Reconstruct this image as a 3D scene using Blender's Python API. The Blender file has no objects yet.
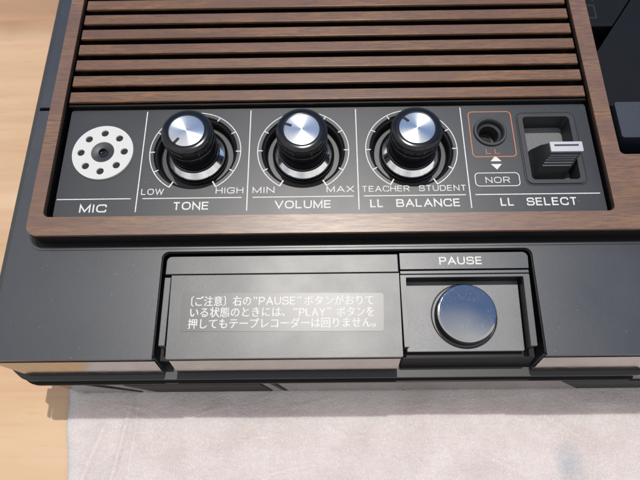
import bpy, bmesh, math, random
from mathutils import Vector, Matrix
from mathutils.geometry import tessellate_polygon
random.seed(7)
C = bpy.context.scene.collection
S = 0.001                     # everything below is written in millimetres
R = math.radians

# ------------------------------------------------------------------ camera
cam = bpy.data.cameras.new('camera')
cam_ob = bpy.data.objects.new('camera', cam)
C.objects.link(cam_ob)
bpy.context.scene.camera = cam_ob
cam.sensor_width = 36.0
cam.lens = 36.0 * 550.0 / 640.0
cam.clip_start = 0.01
cam.clip_end = 50.0
_rot = Matrix.Rotation(0.021047896, 4, 'Z') @ Matrix.Rotation(0.37497541, 4, 'X') @ Matrix.Rotation(-0.031085379, 4, 'Z')
cam_ob.matrix_world = Matrix.Translation(Vector((6.4853, -92.3083, 155.1254)) * S) @ _rot
cam.dof.use_dof = True
cam.dof.focus_distance = 0.176
cam.dof.aperture_fstop = 14.0

# ------------------------------------------------------------------ sky with clouds, sun, exposure
CLOUD = 9.0                               # cloud radiance, raised to fill shade, on the scale of the sky texture
SUN_EL, SUN_AZ = R(73.5), R(2.0)          # azimuth from +Y towards +X
world = bpy.data.worlds.new('World')
bpy.context.scene.world = world
world.use_nodes = True
nt = world.node_tree
bg = nt.nodes['Background']
sky = nt.nodes.new('ShaderNodeTexSky')
sky.sky_type = 'NISHITA'
sky.sun_disc = False
sky.sun_elevation = SUN_EL
sky.sun_rotation = SUN_AZ
sky.dust_density = 0.05
sky.air_density = 0.9
sky.ozone_density = 2.0
tc = nt.nodes.new('ShaderNodeTexCoord')
def wmath(op, a, b=0.0, c=0.0):
    n = nt.nodes.new('ShaderNodeMath')
    n.operation = op
    for q, v in enumerate((a, b, c)):
        if isinstance(v, bpy.types.NodeSocket):
            nt.links.new(v, n.inputs[q])
        else:
            n.inputs[q].default_value = v
    return n.outputs[0]
cmap = nt.nodes.new('ShaderNodeMapping')
cmap.inputs['Location'].default_value = (0.35, 0.1, 0.0)
cn = nt.nodes.new('ShaderNodeTexNoise')
cn.inputs['Scale'].default_value = 3.2
cn.inputs['Detail'].default_value = 8.0
cn.inputs['Roughness'].default_value = 0.55
nt.links.new(tc.outputs['Generated'], cmap.inputs['Vector'])
nt.links.new(cmap.outputs['Vector'], cn.inputs['Vector'])
sx = nt.nodes.new('ShaderNodeSeparateXYZ')
nt.links.new(tc.outputs['Generated'], sx.inputs[0])
cloud_fill = wmath('ADD', sx.outputs['X'], wmath('MULTIPLY', sx.outputs['Y'], 2.5))       # clouds massed near left, out of view, shaped to fill shade and steer reflections
cloud_fill = wmath('MULTIPLY', wmath('SUBTRACT', 0.80, cloud_fill), 1.5)
dens = wmath('ADD', wmath('MINIMUM', wmath('MAXIMUM', cloud_fill, -0.30), 0.30), wmath('ADD', wmath('MULTIPLY', cn.outputs['Fac'], 0.8), 0.1))
cr = nt.nodes.new('ShaderNodeValToRGB')
cr.color_ramp.elements[0].position = 0.44
cr.color_ramp.elements[1].position = 0.62
cn2 = nt.nodes.new('ShaderNodeTexNoise')
cn2.inputs['Scale'].default_value = 1.7
cn2.inputs['Detail'].default_value = 5.0
nt.links.new(tc.outputs['Generated'], cn2.inputs['Vector'])
shade = nt.nodes.new('ShaderNodeValToRGB')
shade.color_ramp.elements[0].position = 0.35
shade.color_ramp.elements[0].color = (0.42, 0.44, 0.48, 1)
shade.color_ramp.elements[1].position = 0.65
shade.color_ramp.elements[1].color = (1.0, 0.98, 0.95, 1)
nt.links.new(cn2.outputs['Fac'], shade.inputs['Fac'])
cscale = nt.nodes.new('ShaderNodeVectorMath')
cscale.operation = 'SCALE'
cscale.inputs['Scale'].default_value = CLOUD
nt.links.new(shade.outputs['Color'], cscale.inputs[0])
cmix = nt.nodes.new('ShaderNodeMix')
cmix.data_type = 'RGBA'
nt.links.new(cscale.outputs[0], cmix.inputs['B'])
nt.links.new(dens, cr.inputs['Fac'])
nt.links.new(cr.outputs['Color'], cmix.inputs['Factor'])
nt.links.new(sky.outputs['Color'], cmix.inputs['A'])
nt.links.new(cmix.outputs['Result'], bg.inputs['Color'])
bg.inputs['Strength'].default_value = 0.13

sun = bpy.data.lights.new('sun', 'SUN')
sun.energy = 2.7
sun.angle = R(0.5)
sun.color = (1.0, 0.955, 0.89)
sun_ob = bpy.data.objects.new('sun', sun)
C.objects.link(sun_ob)
sdir = Vector((math.sin(SUN_AZ) * math.cos(SUN_EL), math.cos(SUN_AZ) * math.cos(SUN_EL), math.sin(SUN_EL)))
sun_ob.rotation_euler = sdir.to_track_quat('Z', 'Y').to_euler()
sun_ob.location = sdir * 2.0

vs = bpy.context.scene.view_settings
vs.view_transform = 'Standard'
vs.look = 'None'
vs.exposure = 0.0
vs.gamma = 1.0

# ------------------------------------------------------------------ material helpers
class Mat:
    """A small node builder; texture coordinates are object space in millimetres."""
    def __init__(self, name, base=(0.5, 0.5, 0.5), rough=0.5, metal=0.0, **kw):
        self.m = bpy.data.materials.new(name)
        self.m.use_nodes = True
        self.t = self.m.node_tree
        self.p = self.t.nodes['Principled BSDF']
        self.p.inputs['Base Color'].default_value = (*base, 1)
        self.p.inputs['Roughness'].default_value = rough
        self.p.inputs['Metallic'].default_value = metal
        for k, v in kw.items():
            self.p.inputs[k.replace('_', ' ')].default_value = v
        self._co = {}
    def co(self, sx=1, sy=1, sz=1):
        key = (sx, sy, sz)
        if key not in self._co:
            c = self.t.nodes.new('ShaderNodeTexCoord')
            m = self.t.nodes.new('ShaderNodeVectorMath')
            m.operation = 'MULTIPLY'
            m.inputs[1].default_value = (1000 * sx, 1000 * sy, 1000 * sz)
            self.t.links.new(c.outputs['Object'], m.inputs[0])
            self._co[key] = m.outputs[0]
        return self._co[key]
    def noise(self, scale, detail=2, rough=0.5, stretch=(1, 1, 1), dist=0.0):
        n = self.t.nodes.new('ShaderNodeTexNoise')
        n.inputs['Scale'].default_value = scale
        n.inputs['Detail'].default_value = detail
        n.inputs['Roughness'].default_value = rough
        n.inputs['Distortion'].default_value = dist
        self.t.links.new(self.co(*stretch), n.inputs['Vector'])
        return n.outputs['Fac']
    def voronoi(self, scale, out='Distance', stretch=(1, 1, 1)):
        n = self.t.nodes.new('ShaderNodeTexVoronoi')
        n.inputs['Scale'].default_value = scale
        self.t.links.new(self.co(*stretch), n.inputs['Vector'])
        return n.outputs[out]
    def ramp(self, fac, stops):
        r = self.t.nodes.new('ShaderNodeValToRGB')
        e = r.color_ramp.elements
        while len(e) < len(stops):
            e.new(0.5)
        for el, (pos, col) in zip(e, stops):
            el.position = pos
            el.color = (*col, 1) if not isinstance(col, (int, float)) else (col, col, col, 1)
        self.t.links.new(fac, r.inputs['Fac'])
        return r.outputs['Color']
    def mix(self, fac, a, b, mode='MIX'):
        n = self.t.nodes.new('ShaderNodeMix')
        n.data_type = 'RGBA'
        n.blend_type = mode
        for sock, v in ((n.inputs['Factor'], fac), (n.inputs['A'], a), (n.inputs['B'], b)):
            if isinstance(v, bpy.types.NodeSocket):
                self.t.links.new(v, sock)
            elif isinstance(v, (int, float)) and sock.type == 'VALUE':
                sock.default_value = v
            else:
                sock.default_value = (*v, 1) if not isinstance(v, (int, float)) else (v, v, v, 1)
        return n.outputs['Result']
    def math(self, op, a, b=0.0, clamp=False):
        n = self.t.nodes.new('ShaderNodeMath')
        n.operation = op
        n.use_clamp = clamp
        for i, v in enumerate((a, b)):
            if isinstance(v, bpy.types.NodeSocket):
                self.t.links.new(v, n.inputs[i])
            else:
                n.inputs[i].default_value = v
        return n.outputs[0]
    def set(self, name, sock):
        self.t.links.new(sock, self.p.inputs[name])
        return self
    def bump(self, height, strength=0.3, dist=0.1):
        b = self.t.nodes.new('ShaderNodeBump')
        b.inputs['Strength'].default_value = strength
        b.inputs['Distance'].default_value = dist * S
        self.t.links.new(height, b.inputs['Height'])
        self.t.links.new(b.outputs['Normal'], self.p.inputs['Normal'])
        return self

M = {}

def plastic(name, base, rough, grain=3.0, bump=0.25, dust=0.5, bd=0.04, spec=0.5):
    k = Mat(name, base, rough, Specular_IOR_Level=spec)
    n1 = k.noise(grain, 4, 0.78)
    big = k.noise(0.05, 3, 0.6)
    rr = k.ramp(big, [(0.3, rough - 0.02), (0.7, rough + 0.03)])
    k.set('Roughness', rr)
    v = k.voronoi(0.55)                                     # grains of dust lying on the plastic
    sel = k.noise(0.23, 1)
    spot = k.math('MULTIPLY', k.ramp(v, [(0.035, 1.0), (0.075, 0.0)]), k.ramp(sel, [(0.56, 0.0), (0.62, dust)]))
    tone = k.mix(k.ramp(n1, [(0.35, 0.0), (0.65, 1.0)]), tuple(c * 0.75 for c in base), tuple(c * 1.3 for c in base))
    k.set('Base Color', k.mix(spot, tone, (0.35, 0.34, 0.32)))
    k.bump(n1, bump, bd)
    M[name] = k.m
    return k

plastic('deck_plastic', (0.010, 0.0135, 0.023), 0.37, 3.4, 0.42, 0.8, 0.05, 0.85)
plastic('flap_plastic', (0.017, 0.020, 0.025), 0.385, 3.4, 0.5, 0.35, 0.05, 0.92)
plastic('tray_plastic', (0.058, 0.062, 0.071), 0.38, 3.0, 0.62, 0.3, 0.07, 1.0)
plastic('lid_plastic', (0.004, 0.0045, 0.006), 0.42, 3.6, 0.4, 0.25, 0.05, 0.15)
plastic('well_plastic', (0.022, 0.023, 0.026), 0.42, 3.0, 0.4, 0.5)
plastic('knob_plastic', (0.006, 0.006, 0.008), 0.15, 4.0, 0.05, 0.15)
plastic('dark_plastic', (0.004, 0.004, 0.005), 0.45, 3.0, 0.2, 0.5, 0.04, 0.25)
plastic('panel_paint', (0.009, 0.011, 0.015), 0.375, 5.0, 0.5, 0.9, 0.03, 0.68)
plastic('floor_plastic', (0.14, 0.145, 0.155), 0.45, 4.0, 0.3, 0.3)
k = Mat('dark_chrome', (0.40, 0.37, 0.345), 0.16, 1.0)
k.set('Roughness', k.ramp(k.noise(0.25, 3), [(0.3, 0.12), (0.7, 0.22)]))
M['dark_chrome'] = k.m
M['pit_black'] = Mat('pit_black', (0.004, 0.004, 0.004), 0.7).m
k = Mat('ink_white', (0.66, 0.66, 0.645), 0.5)
k.set('Base Color', k.mix(k.ramp(k.noise(1.3, 4, 0.7), [(0.42, 0.0), (0.62, 1.0)]), (0.57, 0.57, 0.56), (0.68, 0.68, 0.665)))
M['ink_white'] = k.m
M['ink_orange'] = Mat('ink_orange', (0.46, 0.155, 0.062), 0.5).m
M['bumper_black'] = Mat('bumper_black', (0.03, 0.031, 0.033), 0.45).m

k = Mat('chrome', (0.70, 0.70, 0.71), 0.10, 1.0)
k.set('Roughness', k.ramp(k.noise(0.6, 3), [(0.35, 0.07), (0.7, 0.18)]))
M['chrome'] = k.m

k = Mat('spun_aluminium', (0.80, 0.81, 0.82), 0.30, 1.0, Anisotropic=0.9, Anisotropic_Rotation=0.25)
tg = k.t.nodes.new('ShaderNodeTangent')
tg.direction_type = 'RADIAL'
tg.axis = 'Z'
k.t.links.new(tg.outputs['Tangent'], k.p.inputs['Tangent'])
sep = k.t.nodes.new('ShaderNodeVectorMath')
sep.operation = 'LENGTH'
k.t.links.new(k.co(1, 1, 0), sep.inputs[0])
ringn = k.t.nodes.new('ShaderNodeTexNoise')
ringn.noise_dimensions = '1D'
ringn.inputs['Scale'].default_value = 7.0
ringn.inputs['Detail'].default_value = 2.0
k.t.links.new(sep.outputs['Value'], ringn.inputs['W'])
k.set('Roughness', k.ramp(ringn.outputs['Fac'], [(0.3, 0.24), (0.7, 0.36)]))
k.bump(ringn.outputs['Fac'], 0.08, 0.02)
M['spun_aluminium'] = k.m

k = Mat('mic_paint', (0.56, 0.56, 0.55), 0.42)
k.bump(k.noise(5, 2), 0.12, 0.03)
M['mic_paint'] = k.m
M['satin_metal'] = Mat('satin_metal', (0.50, 0.50, 0.52), 0.38, 0.6).m
M['rib_plastic'] = Mat('rib_plastic', (0.13, 0.14, 0.165), 0.35).m

# polished black push button, fine wiping scratches
k = Mat('button_black', (0.50, 0.51, 0.53), 0.05, 1.0)
scr = k.noise(2.2, 4, 0.7, (3.0, 0.28, 1))
where = k.noise(0.13, 2, 0.5)
rub = k.math('MULTIPLY', k.ramp(scr, [(0.56, 0.0), (0.72, 1.0)]), k.ramp(where, [(0.40, 0.0), (0.56, 1.0)]))
k.set('Roughness', k.ramp(rub, [(0.0, 0.045), (1.0, 0.20)]))
k.set('Base Color', k.mix(rub, (0.50, 0.50, 0.50), (0.62, 0.61, 0.60)))
M['button_black'] = k.m

# walnut veneer, grain along X
def walnut(name, seed, coat):
    k = Mat(name, (0.15, 0.07, 0.035), 0.42, Coat_Weight=coat, Coat_Roughness=0.365, Specular_IOR_Level=0.4)
    off = seed * 37.0
    broad = k.noise(0.10, 4, 0.6, (0.22, 1, 1), 0.4)
    fine = k.noise(1.5, 4, 0.65, (0.10, 1.2, 1), 0.2)
    pores = k.noise(4.2, 3, 0.62, (0.085, 2.0, 1))
    base = k.ramp(broad, [(0.30, (0.118, 0.047, 0.017)), (0.50, (0.190, 0.086, 0.030)), (0.72, (0.275, 0.138, 0.050))])
    dk = k.ramp(fine, [(0.36, 0.0), (0.60, 1.0)])
    col = k.mix(dk, (0.085, 0.037, 0.022), base)
    tint = k.noise(0.045, 2, 0.5, (0.5, 3.2, 1))            # the strips are cut from different sheets
    col = k.mix(k.ramp(tint, [(0.38, 0.55), (0.62, 0.0)]), col, (0.120, 0.052, 0.032))
    po = k.ramp(pores, [(0.545, 0.0), (0.66, 0.85)])
    col = k.mix(po, col, (0.040, 0.020, 0.013))
    k.set('Base Color', col)
    k.set('Roughness', k.ramp(fine, [(0.3, 0.48), (0.7, 0.36)]))
    k.bump(pores, 0.12, -0.04)
    M[name] = k.m
walnut('walnut', 0, 0.95)
walnut('walnut_slat', 1, 0.45)

# pale beech table, grain along X
k = Mat('beech', (0.55, 0.38, 0.22), 0.42)
broad = k.noise(0.020, 4, 0.55, (0.25, 1.6, 1), 0.3)
mid = k.noise(0.11, 4, 0.6, (0.10, 1.5, 1), 0.3)
fleck = k.noise(0.6, 3, 0.6, (0.14, 1.2, 1))
col = k.ramp(broad, [(0.30, (0.47, 0.295, 0.16)), (0.52, (0.555, 0.372, 0.222)), (0.70, (0.60, 0.425, 0.275))])
sepd = k.t.nodes.new('ShaderNodeSeparateXYZ')                # a darker board of the glued-up top, towards the back
k.t.links.new(k.co(1, 1, 1), sepd.inputs[0])
edge = k.math('ADD', sepd.outputs['Y'], k.math('MULTIPLY', k.noise(0.03, 2), 14.0))
bd_ = k.math('MULTIPLY', k.math('SUBTRACT', edge, 97.0), 0.08, True)
col = k.mix(bd_, col, (0.62, 0.51, 0.43), 'MULTIPLY')
col = k.mix(k.ramp(mid, [(0.46, 0.0), (0.68, 0.7)]), col, (0.50, 0.29, 0.175))
col = k.mix(k.ramp(fleck, [(0.58, 0.0), (0.72, 0.35)]), col, (0.42, 0.24, 0.13))
k.set('Base Color', col)
k.bump(fleck, 0.05, 0.05)
M['beech'] = k.m

# thin expanded foam packing sheet
k = Mat('foam_sheet', (0.80, 0.77, 0.775), 0.33)
cells = k.voronoi(1.7)
cells2 = k.noise(2.6, 4, 0.68)
big = k.noise(0.06, 4, 0.6)
grey_spot_v = k.t.nodes.new('ShaderNodeVectorMath')
grey_spot_v.operation = 'DISTANCE'
grey_spot_v.inputs[1].default_value = (89.5, -95.5, 0.6)
k.t.links.new(k.co(1, 0.62, 0), grey_spot_v.inputs[0])
M['foam_sheet'] = k.m
grey_spot_v.inputs[1].default_value = (89.5, -95.5 * 0.62, 0.0)
sd = k.math('ADD', grey_spot_v.outputs['Value'], k.math('MULTIPLY', k.noise(0.5, 3), 5.0))
grey_spot = k.ramp(k.math('DIVIDE', sd, 12.0), [(0.25, 0.6), (0.75, 0.0)])
col = k.ramp(big, [(0.3, (0.58, 0.515, 0.505)), (0.7, (0.70, 0.635, 0.63))])
col = k.mix(k.ramp(cells2, [(0.35, 0.22), (0.65, 0.0)]), col, (0.42, 0.345, 0.34))
fl = k.voronoi(1.35, 'Distance', (1.0, 1.25, 1))                # white flecks, glints of the creased foam painted into the colour
flw = k.math('MULTIPLY', k.ramp(fl, [(0.10, 1.0), (0.26, 0.0)]), k.ramp(k.noise(0.35, 2), [(0.46, 0.0), (0.60, 0.85)]))
col = k.mix(flw, col, (0.93, 0.91, 0.91))
col = k.mix(grey_spot, col, (0.33, 0.36, 0.42))  # blue-grey spot mixed into the sheet colour
k.set('Base Color', col)
crk = k.noise(0.75, 4, 0.62, (0.55, 1.0, 1), 0.8)
hgt = k.math('ADD', k.math('ADD', k.math('MULTIPLY', cells, 0.8), cells2), k.math('MULTIPLY', crk, 2.2))
k.bump(hgt, 0.85, 0.24)
k.set('Roughness', k.ramp(cells2, [(0.4, 0.22), (0.6, 0.36)]))
k.p.inputs['Subsurface Weight'].default_value = 0.8
k.p.inputs['Subsurface Radius'].default_value = (1.0, 0.64, 0.57)
k.p.inputs['Subsurface Scale'].default_value = 9.0 * S
k.p.inputs['Specular IOR Level'].default_value = 1.0

# printed film of the caution sticker
k = Mat('sticker_film', (0.026, 0.027, 0.029), 0.385, Specular_IOR_Level=0.9)
k.bump(k.noise(2.0, 3), 0.10, 0.03)
M['sticker_film'] = k.m

# ------------------------------------------------------------------ mesh helpers (mm)
WLOC = {}
def link(name, bm, mat, parent=None, loc=(0, 0, 0), smooth=False):
    """Link a bmesh written in mm; its origin goes to loc (mm, world), vertices are relative to loc."""
    bmesh.ops.recalc_face_normals(bm, faces=bm.faces[:])
    me = bpy.data.meshes.new(name)
    for v in bm.verts:
        v.co *= S
    if smooth:
        lim = R(32)
        for e in bm.edges:
            e.smooth = not (len(e.link_faces) == 2 and e.calc_face_angle(0) > lim)
        for f in bm.faces:
            f.smooth = abs(f.normal.z) < 0.9999 or f.calc_area() < 1e-12
    bm.to_mesh(me)
    bm.free()
    me.materials.append(M[mat])
    o = bpy.data.objects.new(name, me)
    C.objects.link(o)
    w = Vector(loc)
    WLOC[o.name] = w
    if parent:
        o.parent = parent
        o.location = (w - WLOC[parent.name]) * S
    else:
        o.location = w * S
    return o

def fillet(pts, closed=True, seg=6):
    """pts: (x, y) or (x, y, radius) -> list of (x, y) with rounded corners."""
    n = len(pts)
    out = []
    for i, q in enumerate(pts):
        r = q[2] if len(q) > 2 else 0
        p = Vector(q[:2])
        if r <= 0 or (not closed and i in (0, n - 1)):
            out.append(p)
            continue
        a = Vector(pts[i - 1][:2]) - p
        b = Vector(pts[(i + 1) % n][:2]) - p
        la, lb = a.length, b.length
        a.normalize(); b.normalize()
        ang = a.angle(b)
        d = min(r / math.tan(ang / 2), la * 0.5, lb * 0.5)
        rr = d * math.tan(ang / 2)
        c = p + (a + b).normalized() * (rr / math.sin(ang / 2))
        s0 = p + a * d - c
        s1 = p + b * d - c
        t0 = math.atan2(s0.y, s0.x)
        dt = math.atan2(s1.y, s1.x) - t0
        while dt > math.pi: dt -= 2 * math.pi
        while dt < -math.pi: dt += 2 * math.pi
        for j in range(seg + 1):
            t = t0 + dt * j / seg
            out.append(c + Vector((math.cos(t), math.sin(t))) * rr)
    return out

def circle(cx, cy, r, n=64):
    return [Vector((cx + r * math.cos(2 * math.pi * i / n), cy + r * math.sin(2 * math.pi * i / n))) for i in range(n)]

def rect(x0, y0, x1, y1, r=0.0):
    return [(x0, y0, r), (x1, y0, r), (x1, y1, r), (x0, y1, r)]

def prism(bm, outline, z0, z1, holes=(), bevel=0.0, seg=2, closed_bottom=True):
    """Extruded outline with holes; bevel rounds the top rim."""
    loops = [[Vector((p[0], p[1], 0)) for p in l] for l in (outline, *holes)]
    flat = [v for l in loops for v in l]
    tris = tessellate_polygon(loops)
    top = [bm.verts.new((v.x, v.y, z1)) for v in flat]
    bot = [bm.verts.new((v.x, v.y, z0)) for v in flat]
    for t in tris:
        bm.faces.new([top[i] for i in t])
        if closed_bottom:
            bm.faces.new([bot[i] for i in reversed(t)])
    rim = []
    s = 0
    for l in loops:
        n = len(l)
        for i in range(n):
            a, b = s + i, s + (i + 1) % n
            f = bm.faces.new((top[a], top[b], bot[b], bot[a]))
            rim.append((top[a], top[b]))
        s += n
    bmesh.ops.recalc_face_normals(bm, faces=bm.faces[:])
    if bevel > 0:
        es = [bm.edges.get(r_) for r_ in rim]
        bmesh.ops.bevel(bm, geom=[e for e in es if e], offset=bevel, segments=seg, affect='EDGES', profile=0.5, clamp_overlap=True)

def box(bm, x0, x1, y0, y1, z0, z1, bevel=0.0, seg=2):
    r = bmesh.ops.create_cube(bm, size=1)
    vs_ = r['verts']
    for v in vs_:
        v.co = Vector(((x0 + x1) / 2 + v.co.x * (x1 - x0), (y0 + y1) / 2 + v.co.y * (y1 - y0), (z0 + z1) / 2 + v.co.z * (z1 - z0)))
    if bevel:
        es = {e for v in vs_ for e in v.link_edges}
        bmesh.ops.bevel(bm, geom=list(es), offset=bevel, segments=seg, affect='EDGES', profile=0.5)

def lathe(bm, prof, n=72, cx=0, cy=0, wob=None):
    """prof: list of (r, z), r may be 0 at either end."""
    rings = []
    for r, z in prof:
        if r < 1e-6:
            rings.append([bm.verts.new((cx, cy, z))])
        else:
            ring = []
            for i in range(n):
                t = 2 * math.pi * i / n
                q = r + (wob(i, z) if wob else 0)
                ring.append(bm.verts.new((cx + q * math.cos(t), cy + q * math.sin(t), z)))
            rings.append(ring)
    for a, b in zip(rings, rings[1:]):
        for i in range(n):
            j = (i + 1) % n
            if len(a) == 1 and len(b) == 1:
                continue
            if len(a) == 1:
                bm.faces.new((a[0], b[i], b[j]))
            elif len(b) == 1:
                bm.faces.new((a[i], a[j], b[0]))
            else:
                bm.faces.new((a[i], a[j], b[j], b[i]))

LIFT = [0]
def ribbon(bm, pts, w, z, closed=False, h=0.0):
    """A printed line of width w along pts; h > 0 raises it as a ridge."""
    if h == 0:                                            # ink lines that cross lie a hair above each other
        LIFT[0] = (LIFT[0] + 1) % 5
        z = z + 0.005 * LIFT[0]
    pts = [Vector(p[:2]) for p in pts]
    q = [pts[0]]
    for p in pts[1:]:
        if (p - q[-1]).length > 1e-4:
            q.append(p)
    if closed and (q[0] - q[-1]).length < 1e-4:
        q.pop()
    pts = q
    n = len(pts)
    L, Rr = [], []
    for i in range(n):
        p = pts[i]
        a = pts[i - 1] if (i > 0 or closed) else None
        b = pts[(i + 1) % n] if (i < n - 1 or closed) else None
        d0 = (p - a).normalized() if a is not None else (b - p).normalized()
        d1 = (b - p).normalized() if b is not None else d0
        n0, n1 = Vector((-d0.y, d0.x)), Vector((-d1.y, d1.x))
        m = n0 + n1
        m = m.normalized() if m.length > 1e-5 else n0
        k_ = 1.0 / max(0.35, m.dot(n0))
        L.append(p + m * (w / 2 * k_))
        Rr.append(p - m * (w / 2 * k_))
    def vv(l, zz): return [bm.verts.new((v.x, v.y, zz)) for v in l]
    l1, r1 = vv(L, z + h), vv(Rr, z + h)
    if h == 0:
        for i in range(n):
            l1[i].co.z += 0.012 * i / n
            r1[i].co.z += 0.012 * i / n
    rng = range(n if closed else n - 1)
    for i in rng:
        j = (i + 1) % n
        bm.faces.new((l1[i], r1[i], r1[j], l1[j]))
    if h > 0:
        l0, r0 = vv(L, z), vv(Rr, z)
        for i in rng:
            j = (i + 1) % n
            bm.faces.new((l0[i], l1[i], l1[j], l0[j]))
            bm.faces.new((r0[i], r0[j], r1[j], r1[i]))

# wide sans capitals drawn as strokes: paths of (x, y[, corner radius]), closed flag
r_ = 0.40
GL = {
 'A': (1.08, [([(0, 0), (.5, 1), (1, 0)], 0), ([(.2, .33), (.8, .33)], 0)]),
 'B': (0.95, [([(0, 0), (0, 1), (.93, 1, .22), (.93, .53, .22), (0, .53)], 0), ([(.6, .53), (1, .53, .24), (1, 0, .24), (0, 0)], 0)]),
 'C': (1.05, [([(1, .68), (1, 1, r_), (0, 1, r_), (0, 0, r_), (1, 0, r_), (1, .32)], 0)]),
 'D': (1.0, [([(0, 0), (0, 1), (1, 1, r_), (1, 0, r_)], 1)]),
 'E': (0.85, [([(1, 1), (0, 1), (0, 0), (1, 0)], 0), ([(0, .52), (.94, .52)], 0)]),
 'G': (1.08, [([(1, .72), (1, 1, r_), (0, 1, r_), (0, 0, r_), (1, 0, .3), (1, .46), (.55, .46)], 0)]),
 'H': (0.95, [([(0, 0), (0, 1)], 0), ([(1, 0), (1, 1)], 0), ([(0, .52), (1, .52)], 0)]),
 'I': (0.0, [([(0, 0), (0, 1)], 0)]),
 'L': (0.78, [([(0, 1), (0, 0), (1, 0)], 0)]),
 'M': (1.12, [([(0, 0), (0, 1), (.5, .06), (1, 1), (1, 0)], 0)]),
 'N': (0.98, [([(0, 0), (0, 1), (1, 0), (1, 1)], 0)]),
 'O': (1.12, [([(0, 0, r_), (0, 1, r_), (1, 1, r_), (1, 0, r_)], 1)]),
 'P': (0.90, [([(0, 0), (0, 1), (1, 1, .26), (1, .43, .26), (0, .43)], 0)]),
 'R': (0.95, [([(0, 0), (0, 1), (1, 1, .26), (1, .46, .26), (0, .46)], 0), ([(.58, .46), (1, 0)], 0)]),
 'S': (0.98, [([(.96, .70), (.96, 1, .24), (.02, 1, .24), (.02, .52, .22), (1, .52, .22), (1, 0, .24), (0, 0, .24), (0, .29)], 0)]),
 'T': (0.92, [([(0, 1), (1, 1)], 0), ([(.5, 1), (.5, 0)], 0)]),
 'U': (0.98, [([(0, 1), (0, 0, .36), (1, 0, .36), (1, 1)], 0)]),
 'V': (1.05, [([(0, 1), (.5, 0), (1, 1)], 0)]),
 'W': (1.50, [([(0, 1), (.25, 0), (.5, .95), (.75, 0), (1, 1)], 0)]),
 'X': (1.0, [([(0, 0), (1, 1)], 0), ([(0, 1), (1, 0)], 0)]),
 'Y': (1.0, [([(0, 1), (.5, .45), (1, 1)], 0), ([(.5, .45), (.5, 0)], 0)]),
}
def lettering(bm, text, x0, x1, y0, h, sw=0.17, z=0.03, gap=0.42):
    """Capitals between x0 and x1 (outer edges), baseline y0, height h; stroke sw of the height."""
    w = sw * h * 0.80
    hh = h - w
    adv = 0.0
    places = []
    for ch in text:
        if ch == ' ':
            adv += 0.62
            continue
        places.append((ch, adv))
        adv += GL[ch][0] + gap
    unit = (x1 - x0 - w) / (adv - gap)
    for ch, a in places:
        gw, paths = GL[ch]
        ox = x0 + w / 2 + a * unit
        for pts, closed in paths:
            P = [((ox + p[0] * gw * unit), y0 + w / 2 + p[1] * hh, (p[2] * hh if len(p) > 2 else 0)) for p in pts]
            if not closed:                                # stems run out to the full height
                for e, f in ((0, 1), (-1, -2)):
                    if pts[e][1] in (0, 1) and abs(pts[e][1] - pts[f][1]) > 0.3:
                        d = (Vector(P[e][:2]) - Vector(P[f][:2])).normalized() * (w / 2)
                        P[e] = (P[e][0] + d.x, P[e][1] + d.y, 0)
            ribbon(bm, fillet(P, bool(closed), 5), w, z, bool(closed))

def cjk(bm, text, x0, x1, y0, y1, z, bold=0.0):
    """Text set in Blender's built-in font, fitted between x0..x1 and y0..y1 (em box)."""
    c = bpy.data.curves.new('caution_text', 'FONT')
    c.body = text
    c.size = 1.0
    c.offset = bold
    c.resolution_u = 3
    o = bpy.data.objects.new('caution_text', c)
    C.objects.link(o)
    bpy.context.view_layer.update()
    dg = bpy.context.evaluated_depsgraph_get()
    me = bpy.data.meshes.new_from_object(o.evaluated_get(dg))
    bpy.data.objects.remove(o)
    bpy.data.curves.remove(c)
    xs = [v.co.x for v in me.vertices]
    ax, bx = min(xs), max(xs)
    sy = (y1 - y0)
    for v in me.vertices:
        v.co = Vector((x0 + (v.co.x - ax) / (bx - ax) * (x1 - x0), y0 + (v.co.y + 0.12) * sy, z))
    for q, (dx, dy) in enumerate(((0, 0), (0.07, 0.02))):   # struck three times for weight
        m2 = me.copy()
        for v in m2.vertices:
            v.co += Vector((dx, dy, 0.004 * q))
        bm.from_mesh(m2)
        bpy.data.meshes.remove(m2)
    bpy.data.meshes.remove(me)

TABLE = -50.0
# ------------------------------------------------------------------ table
bm = bmesh.new()
box(bm, -520, 480, -330, 420, TABLE - 24, TABLE, 1.5)
table = link('table_top', bm, 'beech')
table['label'] = 'pale beech wood table top under the recorder and the packing sheet'
table['category'] = 'table'

# ------------------------------------------------------------------ foam packing sheet under the front of the recorder
random.seed(3)
bm = bmesh.new()
nx, ny = 420, 190
def seg_d(x, y, a, b):
    ax, ay = a; bx, by = b
    t = max(0, min(1, ((x - ax) * (bx - ax) + (y - ay) * (by - ay)) / ((bx - ax) ** 2 + (by - ay) ** 2)))
    return math.hypot(x - ax - t * (bx - ax), y - ay - t * (by - ay))
FOLDS = [((-63, -71), (-66, -92), 0.75, 0.55), ((-66, -92), (-71, -116), 0.7, 0.6), ((-60.5, -70), (-61, -86), 0.5, 0.4), ((-61, -86), (-63, -112), 0.35, 0.5),
         ((-72, -82), (-79, -104), 0.6, 0.7), ((6, -82), (14, -86), 0.3, 0.4), ((14, -86), (22, -86.5), 0.3, 0.4), ((-66, -76), (-57, -80), 0.4, 0.4),
         ((-24, -87), (-10, -85), 0.3, 0.4), ((-70, -74), (-58, -76), 0.3, 0.4), ((54, -74), (80, -72.5), 0.25, 0.4), ((-40, -78), (-31, -76), 0.22, 0.35),
         ((-6, -76), (8, -73), 0.25, 0.4), ((60, -92), (75, -99), 0.4, 0.6), ((34, -90), (41, -97), 0.35, 0.4), ((-14, -98), (2, -95), 0.4, 0.4), ((84, -80), (97, -88), 0.35, 0.45)]
from mathutils import noise as mn
grid = []
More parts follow.
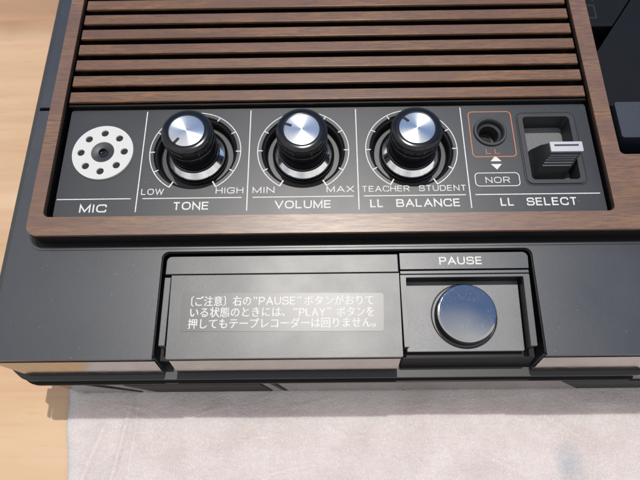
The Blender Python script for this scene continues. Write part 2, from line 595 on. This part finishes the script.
for j in range(ny + 1):
    row = []
    v = j / ny
    y = -150 + 118 * v
    xl = -86.9 + (-69.8 - y) * 0.15 + 0.7 * mn.noise(Vector((0.1, y * 0.09, 2.0)))
    for i in range(nx + 1):
        u = i / nx
        x = xl + (190 - xl) * u
        out = max(0.0, min(1.0, (-70.5 - y) / 5.0))       # flat where the recorder presses on it
        z = 0.35
        z += out * (0.55 + 0.55 * mn.noise(Vector((x * 0.055, y * 0.05, 0.3))) + 0.20 * mn.noise(Vector((x * 0.2, y * 0.2, 4.3))) + 0.07 * mn.noise(Vector((x * 0.7, y * 0.7, 1.3))))
        for a, b, hgt_, wd in FOLDS:
            if min(a[1], b[1]) - 4 < y < max(a[1], b[1]) + 4 and min(a[0], b[0]) - 4 < x < max(a[0], b[0]) + 4:
                d = seg_d(x, y, a, b)
                z += min(out + 0.1, 1.0) * hgt_ * math.exp(-(d / wd) ** 2)
        edge = max(0.0, 1 - (x - xl) / 6.0)
        z = max(0.22, z - edge * 0.25 * out)
        row.append(bm.verts.new((x, y, TABLE + z)))
    grid.append(row)
for j in range(ny):
    for i in range(nx):
        bm.faces.new((grid[j][i], grid[j][i + 1], grid[j + 1][i + 1], grid[j + 1][i]))
sheet = link('foam_sheet', bm, 'foam_sheet', smooth=True)
for p_ in sheet.data.polygons:
    p_.use_smooth = True
sheet['label'] = 'thin crinkled white foam packing sheet lying under the front of the recorder'
sheet['category'] = 'packing sheet'

# ------------------------------------------------------------------ the recorder
rec = bpy.data.objects.new('cassette_recorder', None)
C.objects.link(rec)
rec.empty_display_size = 0.05
WLOC[rec.name] = Vector((40, 20, TABLE + 0.6))
rec.location = WLOC[rec.name] * S
rec['label'] = 'black cassette recorder with walnut trim, three control knobs and a pause button'
rec['category'] = 'cassette recorder'
XR, YB = 185.0, 120.0
ZT = -4.0                                                 # level of the black deck

# deck: black top shell with a bay for the flap cut into its front edge
def lean(bm, ylim=-63.5):
    for v in bm.verts:
        if v.co.y < ylim and v.co.z < -6.005:
            v.co.y -= (-6.0 - v.co.z) * (2.4 / 13.0)
bm = bmesh.new()
def deck_outline(yf):
    return fillet([(-91.4, 19.3), (-91.4, yf, 1.6), (-43.6, yf, .4), (-43.6, -33.0, 2.2), (70.2, -33.0, 2.2), (69.9, yf, .4), (XR, yf, 1.0), (XR, -5.0), (98.0, -5.0), (98.0, 19.3), (95.0, 19.3), (95.0, -23.4), (-79.2, -23.4), (-79.2, 19.3)])
prism(bm, deck_outline(-65.9), -6.0, ZT, bevel=0.28, seg=3)
prism(bm, deck_outline(-65.2), -19.0, -6.01)
lean(bm, -64.5)
for v in bm.verts:                                        # the side wall draws in below the lip
    if v.co.x < -88 and v.co.z < -6.005:
        v.co.x += (-6.0 - v.co.z) * (6.0 / 13.0)
deck = link('deck', bm, 'deck_plastic', rec, smooth=True)
bm = bmesh.new()
prism(bm, fillet([(-91.4, 20.6), (-91.4, YB), (98.0, YB), (98.0, 20.6), (95.0, 20.6), (95.0, 92.5), (-79.2, 92.5), (-79.2, 20.6)]), -19.0, ZT, bevel=0.4)
link('rear_deck', bm, 'deck_plastic', rec, smooth=True)
bm = bmesh.new()
box(bm, -91.0, -79.4, 18.9, 21, -18, ZT - 2.5)
link('seam_filler', bm, 'pit_black', rec)
bm = bmesh.new()
prism(bm, fillet([(-93.0, YB), (-93.0, -65.0, 2.5), (-91.55, -65.4), (-91.55, YB)]), -8.0, ZT - 0.55, bevel=0.35, seg=3)
link('side_rail', bm, 'well_plastic', rec, smooth=True)

# glossy front skin of the upper shell (two pieces beside the bay), just under the deck's rounded edge
bm = bmesh.new()
for x0, x1, drw in ((-91.2, -43.7, 5.6), (70.05, XR - 1, 0)):
    bm = bmesh.new()
    p = [(-65.0, -7.4), (-66.05, -7.4), (-68.2, -18.8), (-66.5, -18.8)]
    a = [bm.verts.new((x0 + (drw if z < -15 else 0), y, z)) for y, z in p]
    b = [bm.verts.new((x1, y, z)) for y, z in p]
    bm.faces.new(a); bm.faces.new(b[::-1])
    for i in range(4):
        j = (i + 1) % 4
        bm.faces.new((a[i], b[i], b[j], a[j]))
    link('front_trim', bm, 'dark_chrome', rec)

# lower case: glossy front wall standing on the table
bm = bmesh.new()
p = fillet([(-66.5, -19.2), (-69.3, -22.0), (-70.2, TABLE + 0.6), (YB - 1, TABLE + 0.6), (YB - 1, -19.0)])
xs = [(-86.5, 0.0), (-84.5, 0.35), (XR - 2, 0.35)]
a = [bm.verts.new((-86.0, q.x, q.y)) for q in p]
b = [bm.verts.new((XR - 1, q.x, q.y)) for q in p]
bm.faces.new(a); bm.faces.new(b[::-1])
for i in range(len(p)):
    j = (i + 1) % len(p)
    bm.faces.new((a[i], b[i], b[j], a[j]))
vert_edges = [e for e in bm.edges if abs(e.verts[0].co.x + 86) < 1e-3 and abs(e.verts[1].co.x + 86) < 1e-3 and max(e.verts[0].co.y, e.verts[1].co.y) < -69 and abs(e.verts[0].co.z - e.verts[1].co.z) > 10]
bmesh.ops.bevel(bm, geom=vert_edges, offset=4.0, segments=6, affect='EDGES', profile=0.5)
case = link('lower_case', bm, 'dark_chrome', rec, smooth=True)
for q0, q1, q2, q3 in ((-60.5, -15.7, -12.6, -54.0), (84.0, 150.0, 152.0, 96.0)):     # recessed dark windows in the front wall, slanted ends
    bm = bmesh.new()
    zt, zb = -31.0, TABLE + 1.6
    v = [bm.verts.new(q) for q in ((q0, -70.0, zt), (q1, -70.0, zt), (q2, -70.35, zb), (q3, -70.35, zb))]
    w = [bm.verts.new((q.co.x, q.co.y + 0.6, q.co.z)) for q in v]
    bm.faces.new(v)
    for i in range(4):
        j = (i + 1) % 4
        bm.faces.new((v[i], v[j], w[j], w[i]))
    link('front_window', bm, 'pit_black', case)
for xa, xb in ((-74.0, -60.5), (-12.4, -8.6)):                                         # seams beside the left window
    bm = bmesh.new()
    v = [bm.verts.new(q) for q in ((xa, -69.9, -29.0), (xa + 1.6, -69.9, -29.0), (xb + 1.3, -70.3, TABLE + 2.2), (xb, -70.3, TABLE + 2.2))]
    w = [bm.verts.new((q.co.x, q.co.y + 0.5, q.co.z)) for q in v]
    bm.faces.new(v)
    for i in range(4):
        j = (i + 1) % 4
        bm.faces.new((v[i], v[j], w[j], w[i]))
    link('front_seam', bm, 'pit_black', case)

# bumper ledge round the front
bm = bmesh.new()
out = fillet([(-94.6, -60.0), (-94.6, -64.0, 1), (-87.4, -69.7, 6.5), (104.0, -69.7, 1.2), (104.4, -66.0, .8), (104.4, -62.0)], seg=8)
prism(bm, out, -21.4, -19.05, bevel=0.25)
link('bumper', bm, 'bumper_black', rec, smooth=True)
bm = bmesh.new()
out = fillet([(-93.0, -60.0), (-93.0, -64.0, 1), (-86.6, -70.75, 6.5), (102.5, -70.75, 1.2), (103, -62.0)], seg=8)
prism(bm, out, -23.2, -21.6, bevel=0.2)
link('bumper_lip', bm, 'dark_plastic', rec, smooth=True)

# bay under the flap: black floor and black strips painting shade on its walls
bm = bmesh.new()
box(bm, -43.4, 69.8, -60.0, -33.2, -18.5, -12.0)
link('bay_floor', bm, 'pit_black', rec)
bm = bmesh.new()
box(bm, -43.4, -40.9, -65.2, -41.5, -18.8, -11.6)  # block added to narrow the sunlit sliver through the gap
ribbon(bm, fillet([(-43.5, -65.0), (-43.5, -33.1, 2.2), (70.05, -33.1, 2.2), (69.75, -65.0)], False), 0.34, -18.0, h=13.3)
link('bay_shade', bm, 'dark_plastic', rec)

# hinge strip, caution flap, side strip
bm = bmesh.new()
prism(bm, fillet([(-42.0, -40.4), (28.95, -40.4), (28.95, -34.6), (-42.0, -34.6, 1.6)]), -11.5, ZT, bevel=0.18)
link('hinge_strip', bm, 'flap_plastic', rec, smooth=True)
bm = bmesh.new()
prism(bm, fillet([(-39.6, -65.9, .3), (28.7, -65.9, .3), (29.0, -40.75), (-40.0, -40.75)]), -5.8, ZT, bevel=0.25, seg=3)
prism(bm, fillet([(-39.5, -65.2, .3), (28.6, -65.2, .3), (28.9, -40.85), (-39.9, -40.85)]), -16.0, -5.81)
for v in bm.verts:
    if v.co.y < -64.5 and v.co.z < -6.5:
        v.co.y -= 1.9
flap = link('caution_flap', bm, 'flap_plastic', rec, smooth=True)
bm = bmesh.new()
for x0, x1 in ((-39.3, 28.4),):
    p = [(-65.0, -7.0), (-66.0, -7.0), (-67.65, -15.9), (-66.0, -15.9)]
    a = [bm.verts.new((x0, y, z)) for y, z in p]
    b = [bm.verts.new((x1, y, z)) for y, z in p]
    bm.faces.new(a); bm.faces.new(b[::-1])
    for i in range(4):
        j = (i + 1) % 4
        bm.faces.new((a[i], b[i], b[j], a[j]))
link('front_skin', bm, 'dark_chrome', flap)
bm = bmesh.new()
box(bm, -42.3, -40.35, -62.0, -41.1, -11.5, ZT - 0.7, 0.15)
link('side_strip', bm, 'flap_plastic', rec)

STZ = ZT + 0.10
bm = bmesh.new()
prism(bm, fillet([(-36.0, -58.0, .5), (23.6, -58.5, .8), (24.1, -46.9, .8), (-36.3, -46.2, .5)]), ZT - 0.05, STZ, bevel=0.05)
link('caution_sticker', bm, 'sticker_film', flap, smooth=True)
bm = bmesh.new()
tz = STZ + 0.02
# rows: caution text, 3 lines (left, right, bottom of em box, top)
cjk(bm, '〔ご注意〕右の', -33.4, -15.6, -50.6, -47.3, tz)
lettering(bm, 'PAUSE', -13.2, -2.2, -50.25, 2.45, 0.17, tz)
cjk(bm, 'ボタンがおりて', 0.3, 20.9, -50.7, -47.4, tz)
cjk(bm, 'いる状態のときには、', -33.5, -5.4, -54.0, -50.7, tz)
lettering(bm, 'PLAY', -1.2, 6.6, -53.8, 2.45, 0.17, tz)
cjk(bm, 'ボタンを', 9.9, 20.9, -54.2, -50.9, tz)
cjk(bm, '押してもテープレコーダーは回りません。', -33.9, 21.2, -57.4, -54.1, tz)
for (qx, qy, d) in ((-14.6, -48.1, -1), (-13.9, -48.1, -1), (-1.5, -48.1, 1), (-0.8, -48.1, 1), (-2.6, -51.6, -1), (-1.9, -51.6, -1), (7.4, -51.6, 1), (8.1, -51.6, 1)):
    ribbon(bm, [(qx + 0.12 * d, qy + 0.35), (qx - 0.1 * d, qy - 0.35)], 0.34, tz)
link('caution_text', bm, 'ink_white', flap)

# pause section: name strip, ridge, tray with a frame, round button
bm = bmesh.new()
prism(bm, fillet([(29.5, -39.55, .2), (68.4, -39.55, .2), (68.75, -34.4, 1.6), (29.5, -34.4, .2)]), -11.5, ZT + 0.02, bevel=0.2)
pstrip = link('pause_name_strip', bm, 'deck_plastic', rec, smooth=True)
bm = bmesh.new()
lettering(bm, 'PAUSE', 41.5, 54.6, -38.25, 2.5, 0.21, ZT + 0.06)
link('lettering', bm, 'ink_white', pstrip)
bm = bmesh.new()
prism(bm, fillet([(29.4, -41.0), (68.55, -41.0), (68.5, -39.9), (29.4, -39.9)]), -11.5, ZT - 0.35, bevel=0.2)
prism(bm, fillet([(29.4, -63.0), (30.75, -63.0), (31.1, -42.0, .3), (66.6, -42.0, .3), (65.9, -63.0), (67.7, -63.0), (68.45, -41.25, .3), (29.4, -41.25)]), -5.6, ZT - 0.5, bevel=0.2)
link('tray_frame', bm, 'flap_plastic', rec, smooth=True)
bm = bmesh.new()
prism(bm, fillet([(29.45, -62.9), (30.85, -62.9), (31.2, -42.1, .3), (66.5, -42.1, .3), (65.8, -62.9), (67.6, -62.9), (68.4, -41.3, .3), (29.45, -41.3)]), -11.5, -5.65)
link('tray_shade', bm, 'dark_plastic', rec)  # thin black walls put in to darken the shaded sides of the tray
bm = bmesh.new()
prism(bm, fillet([(30.6, -63.6, .3), (65.4, -63.6, .3), (66.2, -42.0), (31.2, -42.0)]), -10.4, -9.0, bevel=0.2)
tray = link('pause_tray', bm, 'tray_plastic', rec, smooth=True)
bm = bmesh.new()
prism(bm, fillet([(29.6, -65.2, .2), (67.5, -65.2, .2), (67.5, -60), (29.6, -60)]), -12.2, -11.3, bevel=0.15)
prism(bm, fillet([(29.6, -65.0), (69.4, -65.0), (69.4, -60), (29.6, -60)]), -18.9, -12.3)
for v in bm.verts:
    if v.co.y < -64 and v.co.z < -15:
        v.co.y -= 1.9
link('tray_fascia', bm, 'dark_plastic', rec)
bm = bmesh.new()
lathe(bm, [(8.72, 1.70), (8.78, 1.72), (8.95, 1.6), (9.0, 1.4), (9.0, -2.0), (0, -2.0)], 96)
button = link('pause_button', bm, 'dark_plastic', rec, (48.6, -53.0, -7.2), smooth=True)
bm = bmesh.new()
lathe(bm, [(0, 1.70), (4.0, 1.703), (8.0, 1.712), (8.70, 1.714), (8.74, 1.69)], 96)
link('button_face', bm, 'button_black', button, (48.6, -53.0, -7.2), smooth=True)
for p_ in bpy.data.objects['button_face'].data.polygons:
    p_.use_smooth = True
bm = bmesh.new()
lathe(bm, [(9.6, 0.0), (9.7, 0.2), (9.95, 0.2), (10.05, 0.0)], 96)
link('button_collar', bm, 'dark_plastic', rec, (48.6, -53.0, -9.02), smooth=True)

# ridge on the deck following the cover
bm = bmesh.new()
ribbon(bm, fillet([(-86.0, 18.0), (-86.0, -31.9, 5.0), (XR - 2, -31.9)], False, 10), 0.55, ZT - 0.01, h=0.30)
link('deck_ridge', bm, 'deck_plastic', rec)

# ---------------- walnut faced cover: black base, veneered frame
OUT = lambda d: fillet([(-83.9 + d, 100), (-83.9 + d, -29.8 + d, 3.6), (XR - 3, -29.8 + d), (XR - 3, -4.3 - d), (100.3 - d, -4.3 - d, 1.6), (100.3 - d, 9), (101.0 - d, 100)], True, 10)
HOLE = fillet(rect(-79.5, -23.7, 94.9, 92.0, 2.0))
bm = bmesh.new()
prism(bm, OUT(-0.12), -4.6, 1.05, [fillet(rect(-79.35, -23.5, 94.75, 91.8, 2.0))], bevel=0.25, seg=3)
link('cover_base', bm, 'dark_plastic', rec, smooth=True)
bm = bmesh.new()
prism(bm, OUT(-1.35), -4.6, ZT + 0.06, [fillet(rect(-79.2, -23.3, 94.6, 91.6, 2.0))])
link('cover_strip', bm, 'dark_plastic', rec)  # flat black strip around the foot of the cover
bm = bmesh.new()
prism(bm, OUT(0.0), 1.35, 2.5, [HOLE], bevel=0.65, seg=6)
link('wood_frame', bm, 'walnut', rec, smooth=True)
bm = bmesh.new()
box(bm, -80, 96, -24, 92, -9.5, -8.0)
link('cover_backing', bm, 'pit_black', rec)

# ---------------- speaker grille: walnut slats over a black backing
bm = bmesh.new()
for i in range(12):
    y0 = 18.05 + 6.62 * i
    prism(bm, fillet(rect(-78.0, y0, 93.4, y0 + 4.1)), 1.55, 2.42, bevel=0.28, seg=4)
grille = link('speaker_grille', bm, 'walnut_slat', rec, smooth=True)
bm = bmesh.new()
for i in range(12):
    y0 = 18.05 + 6.62 * i
    box(bm, -77.95, 93.35, y0 + 0.06, y0 + 4.0, -6.0, 1.54)
link('slat_core', bm, 'dark_plastic', grille)
for x0 in (-77.4, 91.2):
    bm = bmesh.new()
    box(bm, x0, x0 + 1.5, 17.8, 91, -6.5, -2.2)
    link('grille_rail', bm, 'floor_plastic', grille)
bm = bmesh.new()
box(bm, -78.2, 93.6, 16.75, 17.45, -3.5, 1.75, 0.2)
link('grille_bar', bm, 'dark_plastic', grille)

# ---------------- control panel
DIALS = (-35.0, 0.0, 35.0)
RW = 13.55
PX0, PX1, PY0, PY1 = -77.7, 93.8, -23.1, 16.6
bm = bmesh.new()
SW = fillet(rect(70.9, -12.9, 88.7, 12.4, 1.6))
prism(bm, fillet(rect(PX0, PY0, PX1, PY1, 1.2)), -6.0, 0.0, [circle(x, 0, RW, 80) for x in DIALS] + [circle(61.1, 6.0, 5.4, 48), SW], bevel=0.08)
panel = link('control_panel', bm, 'panel_paint', rec, smooth=True)
for x in DIALS:
    bm = bmesh.new()
    lathe(bm, [(13.55, -0.12), (12.95, -0.75), (12.75, -0.8), (12.55, -0.95), (12.25, -4.2), (11.9, -4.4), (11.8, -4.4)], 96)
    link('dial_well', bm, 'dark_plastic', panel, (x, 0, 0), smooth=True)
    bm = bmesh.new()
    lathe(bm, [(11.95, -4.1), (11.7, -3.85), (0, -3.85)], 96)
    link('well_floor', bm, 'panel_paint', panel, (x, 0, 0), smooth=True)
# printed scales
for x in DIALS:
    bm = bmesh.new()
    pts = [(14.75 * math.sin(R(a)), 14.75 * math.cos(R(a))) for a in range(-150, 151, 3)]
    ribbon(bm, pts, 0.30, 0.03)
    for kk in range(-5, 6):
        a = R(30 * kk)
        end = 2.3 if abs(kk) == 5 else 1.7
        r1 = 14.85
        ribbon(bm, [(r1 * math.sin(a), r1 * math.cos(a)), ((r1 - end) * math.sin(a), (r1 - end) * math.cos(a))], 0.42 if abs(kk) == 5 else 0.34, 0.04)
    for v in bm.verts:                                    # ticks run down the chamfer of the well
        rr = math.hypot(v.co.x, v.co.y)
        if rr < 13.5:
            v.co.z += -(13.5 - rr) * 1.0 * 0 
    link('dial_scale', bm, 'ink_white', panel, (x, 0, 0))
# dividers and rules
bm = bmesh.new()
for x in (-52.14, -17.5, 17.4, 52.2):
    ribbon(bm, [(x, 15.6), (x, -21.3)], 0.34, 0.03)
for x0, x1 in ((-77.3, -54.0), (-50.4, -19.2), (-15.8, 15.8), (19.0, 50.9), (53.8, 92.6)):
    ribbon(bm, [(x0, -16.65), (x1, -16.65)], 0.31, 0.03)
link('divider_lines', bm, 'ink_white', panel)
for txt, x0, x1, y0, h, sw in (
        ('MIC', -69.7, -61.2, -21.25, 2.75, 0.21), ('TONE', -40.6, -29.3, -20.7, 2.7, 0.20), ('VOLUME', -8.8, 8.8, -20.65, 2.7, 0.20),
        ('LL', 20.9, 25.0, -20.6, 2.7, 0.20), ('BALANCE', 29.0, 48.9, -20.6, 2.7, 0.20), ('LL', 61.3, 65.5, -20.6, 2.7, 0.20), ('SELECT', 69.4, 85.0, -20.6, 2.7, 0.20),
        ('LOW', -51.0, -43.9, -15.35, 2.1, 0.16), ('HIGH', -27.5, -18.8, -15.2, 2.1, 0.16), ('MIN', -15.9, -9.0, -15.2, 2.1, 0.17),
        ('MAX', 7.4, 16.0, -15.2, 2.1, 0.17), ('TEACHER', 18.5, 33.4, -15.2, 2.0, 0.16), ('STUDENT', 36.4, 51.2, -15.2, 2.0, 0.16),
        ('NOR', 57.6, 65.2, -12.65, 2.1, 0.15)):
    bm = bmesh.new()
    lettering(bm, txt, x0, x1, y0, h, sw, 0.03)
    link('lettering', bm, 'ink_white', panel)
bm = bmesh.new()
ribbon(bm, fillet(rect(54.4, -13.7, 68.3, -9.1, 1.2)), 0.26, 0.03, True)
for s_, yb in ((1, -4.9), (-1, -5.9)):
    v = [bm.verts.new(q) for q in ((61.7 - 1.75, yb, 0.03), (61.7 + 1.75, yb, 0.03), (61.7, yb + s_ * 2.0, 0.03))]
    bm.faces.new(v)
link('arrow_marks', bm, 'ink_white', panel)
bm = bmesh.new()
ribbon(bm, fillet(rect(54.6, -3.2, 68.6, 13.8, 1.3)), 0.30, 0.03, True)
lettering(bm, 'LL', 58.9, 63.4, -2.2, 1.8, 0.15, 0.03, 0.7)
link('jack_outline', bm, 'ink_orange', panel)

# ---------------- microphone grille: pierced white disc
bm = bmesh.new()
mh = [circle(7.0 * math.cos(R(1 + 45 * i)), 7.0 * math.sin(R(1 + 45 * i)), 1.2, 24) for i in range(8)]
prism(bm, circle(0, 0, 9.85, 96), 0.01, 0.75, [circle(0, 0, 3.75, 48)] + mh, bevel=0.16)
mic = link('microphone_cover', bm, 'mic_paint', rec, (-64.9, -0.1, 0), smooth=True)
bm = bmesh.new()
lathe(bm, [(3.72, 0.5), (3.2, 0.45), (1.5, 0.25), (1.35, 0.2), (1.15, -0.0), (0, -0.0)], 48)
link('centre_boss', bm, 'well_plastic', mic, (-64.9, -0.1, 0.02), smooth=True)
bm = bmesh.new()
lathe(bm, [(1.0, 0.02), (0, 0.02)], 24)
lathe(bm, [(1.35, 0.21), (1.5, 0.55), (1.1, 0.6), (0.95, 0.2)], 24)
link('centre_screw', bm, 'knob_plastic', mic, (-64.9, -0.1, 0.02), smooth=True)
bm = bmesh.new()
lathe(bm, [(9.0, 0.03), (4.2, 0.03)], 48)
link('gauze', bm, 'pit_black', mic, (-64.9, -0.1, 0))

# ---------------- three knobs (one built, two copied)
def make_knob():
    bm = bmesh.new()
    fl = lambda i, z: (0.05 if i % 2 else -0.05) if 1.4 < z < 7.1 else 0
    lathe(bm, [(5.45, 12.45), (5.52, 12.66), (5.8, 12.7), (7.0, 12.55), (7.45, 12.35), (7.72, 12.0), (7.85, 11.4), (7.9, 8.2), (7.84, 7.95), (7.62, 7.8), (7.6, 7.6), (7.75, 7.4),
               (7.78, 7.0), (7.7, 1.5), (7.7, -1.6)], 120, wob=fl)
    root = link('control_knob', bm, 'knob_plastic', rec, (0, 0, 0), smooth=True)
    bm = bmesh.new()
    lathe(bm, [(0, 12.62), (1.0, 12.60), (5.15, 12.52), (5.45, 12.40), (5.46, 12.2)], 96)
    link('knob_cap', bm, 'spun_aluminium', root, (0, 0, 0), smooth=True)
    bm = bmesh.new()
    lathe(bm, [(7.65, -0.1), (7.8, 0.2), (8.05, 0.25), (8.35, -0.05), (8.75, -0.5), (9.2, -0.95), (9.6, -1.35), (9.9, -1.8), (10.1, -2.4), (10.15, -3.0)], 96)
    link('knob_skirt', bm, 'chrome', root, (0, 0, 0), smooth=True)
    bm = bmesh.new()
    lathe(bm, [(10.15, -3.0), (10.1, -3.3), (9.9, -4.0)], 96)
    link('skirt_rim', bm, 'pit_black', root, (0, 0, 0), smooth=True)
    bm = bmesh.new()
    box(bm, 3.3, 5.5, -0.42, 0.42, 12.4, 12.67, 0.08)
    link('pointer', bm, 'pit_black', root, (0, 0, 0))
    return root
knob0 = make_knob()
for x, ang in zip(DIALS, (232, 158, 137)):
    if x == DIALS[0]:
        kn = knob0
    else:
        kn = knob0.copy()
        C.objects.link(kn)
        for ch in list(knob0.children):
            c = ch.copy()
            C.objects.link(c)
            c.parent = kn
    kn.location = (Vector((x, 0, 0)) - WLOC[rec.name]) * S
    kn.rotation_euler = (0, 0, R(ang))

# ---------------- jack socket
bm = bmesh.new()
lathe(bm, [(5.35, -0.2), (5.35, 0.55), (5.15, 0.75), (4.6, 0.75), (4.35, 0.5), (4.1, -0.2), (3.9, -3.0)], 64)
jack = link('jack_socket', bm, 'well_plastic', rec, (61.1, 6.0, 0), smooth=True)
bm = bmesh.new()
lathe(bm, [(3.95, -1.2), (3.2, -1.6), (3.1, -2.0), (3.0, -6.0), (0, -6.0)], 48)
link('jack_sleeve', bm, 'well_plastic', jack, (61.1, 6.0, 0), smooth=True)
bm = bmesh.new()
lathe(bm, [(1.75, -5.6), (1.75, -5.95), (0, -5.95)], 32)
link('jack_hole', bm, 'pit_black', jack, (61.1, 6.0, 0.02), smooth=True)

# ---------------- selector switch: framed pit with a ribbed bat lever
bm = bmesh.new()
prism(bm, fillet(rect(70.6, -13.2, 89.0, 12.7, 1.9)), -7.4, 0.45, [fillet(rect(72.2, -11.8, 87.4, 11.4, 1.2))], bevel=0.25, seg=3)
switch = link('selector_switch', bm, 'well_plastic', rec, smooth=True)
bm = bmesh.new()
box(bm, 71.2, 88.4, -12.8, 12.2, -7.9, -6.4)
link('switch_floor', bm, 'floor_plastic', switch)
bm = bmesh.new()
ribbon(bm, fillet(rect(70.15, -13.65, 89.45, 13.15, 2.1)), 0.28, 0.02, True)
link('frame_groove', bm, 'pit_black', switch)
# lever: wedge profile, ribbed front face
bm = bmesh.new()
prof = [(-1.15, 4.6), (-4.5, 4.6), (-5.3, 1.4), (-6.8, -1.4), (-9.8, -6.5), (1.6, -6.5), (1.6, -4.0), (0.3, 1.0)]
a = [bm.verts.new((77.5 - (4.6 - z) * 0.30, y, z)) for y, z in prof]
b = [bm.verts.new((87.4 - (4.6 - z) * 0.27, y, z)) for y, z in prof]
bm.faces.new(a); bm.faces.new(b[::-1])
for i in range(len(prof)):
    j = (i + 1) % len(prof)
    bm.faces.new((a[i], b[i], b[j], a[j]))
bmesh.ops.bevel(bm, geom=[e for e in bm.edges], offset=0.25, segments=2, affect='EDGES', profile=0.5)
lever = link('lever', bm, 'well_plastic', switch, smooth=True)
bm = bmesh.new()
for i in range(5):
    z = 3.3 - i * 0.95
    t = (4.6 - z)
    y = -4.5 - t * 0.27 if z > 1.4 else -5.36 - (1.4 - z) * 0.5
    box(bm, 78.0 - t * 0.28, 86.9 - t * 0.27, y - 0.28, y + 0.3, z - 0.2, z + 0.2, 0.08)
link('lever_ribs', bm, 'rib_plastic', switch)
bm = bmesh.new()
prism(bm, fillet(rect(77.45, -4.6, 87.5, -1.15, 0.25)), 4.5, 5.25, bevel=0.2)
link('lever_cap', bm, 'satin_metal', switch, smooth=True)
bm = bmesh.new()
box(bm, 78.7, 86.3, -2.75, -2.1, 5.2, 5.27)
link('cap_slot', bm, 'well_plastic', switch)

# ---------------- cassette side on the right: well floor, lid, hinge ear and one key
bm = bmesh.new()
box(bm, 100.6, XR - 4, -3.6, 100, -20, -18.5)
link('cassette_well', bm, 'pit_black', rec)
bm = bmesh.new()
prism(bm, fillet([(101.2, 16.6, .3), (XR - 5, 16.6), (XR - 5, 99), (146, 99), (111.1, 50.4, .6), (103.4, 39.6, .6), (101.3, 36.8)]), -18, -1.6, bevel=0.3)
lid = link('cassette_lid', bm, 'lid_plastic', rec, smooth=True)
bm = bmesh.new()
prism(bm, fillet([(102.0, 50.7, .2), (110.7, 50.7), (145, 99), (102.0, 99)]), -18, -1.75, bevel=0.2)
ear = link('hinge_ear', bm, 'lid_plastic', rec, smooth=True)
bm = bmesh.new()
ribbon(bm, fillet(rect(102.6, 54.6, 105.9, 60.4, 0.1)), 0.5, -1.73, True)
ribbon(bm, [(105.9, 62.5), (105.9, 63.5)], 0.5, -1.73)
link('hinge_clip', bm, 'pit_black', ear)
bm = bmesh.new()
prism(bm, fillet(rect(101.9, 1.5, 121, 14.9, 0.9)), -18, 3.0, bevel=0.5, seg=3)
for v in bm.verts:
    if v.co.z < 0:
        v.co.x -= 0.5 if v.co.x < 110 else 0
link('cassette_key', bm, 'deck_plastic', rec, smooth=True)
bm = bmesh.new()
prism(bm, fillet(rect(122.0, 1.5, 141, 14.9, 0.9)), -18, 3.0, bevel=0.5, seg=3)
link('cassette_key', bm, 'deck_plastic', rec, smooth=True)
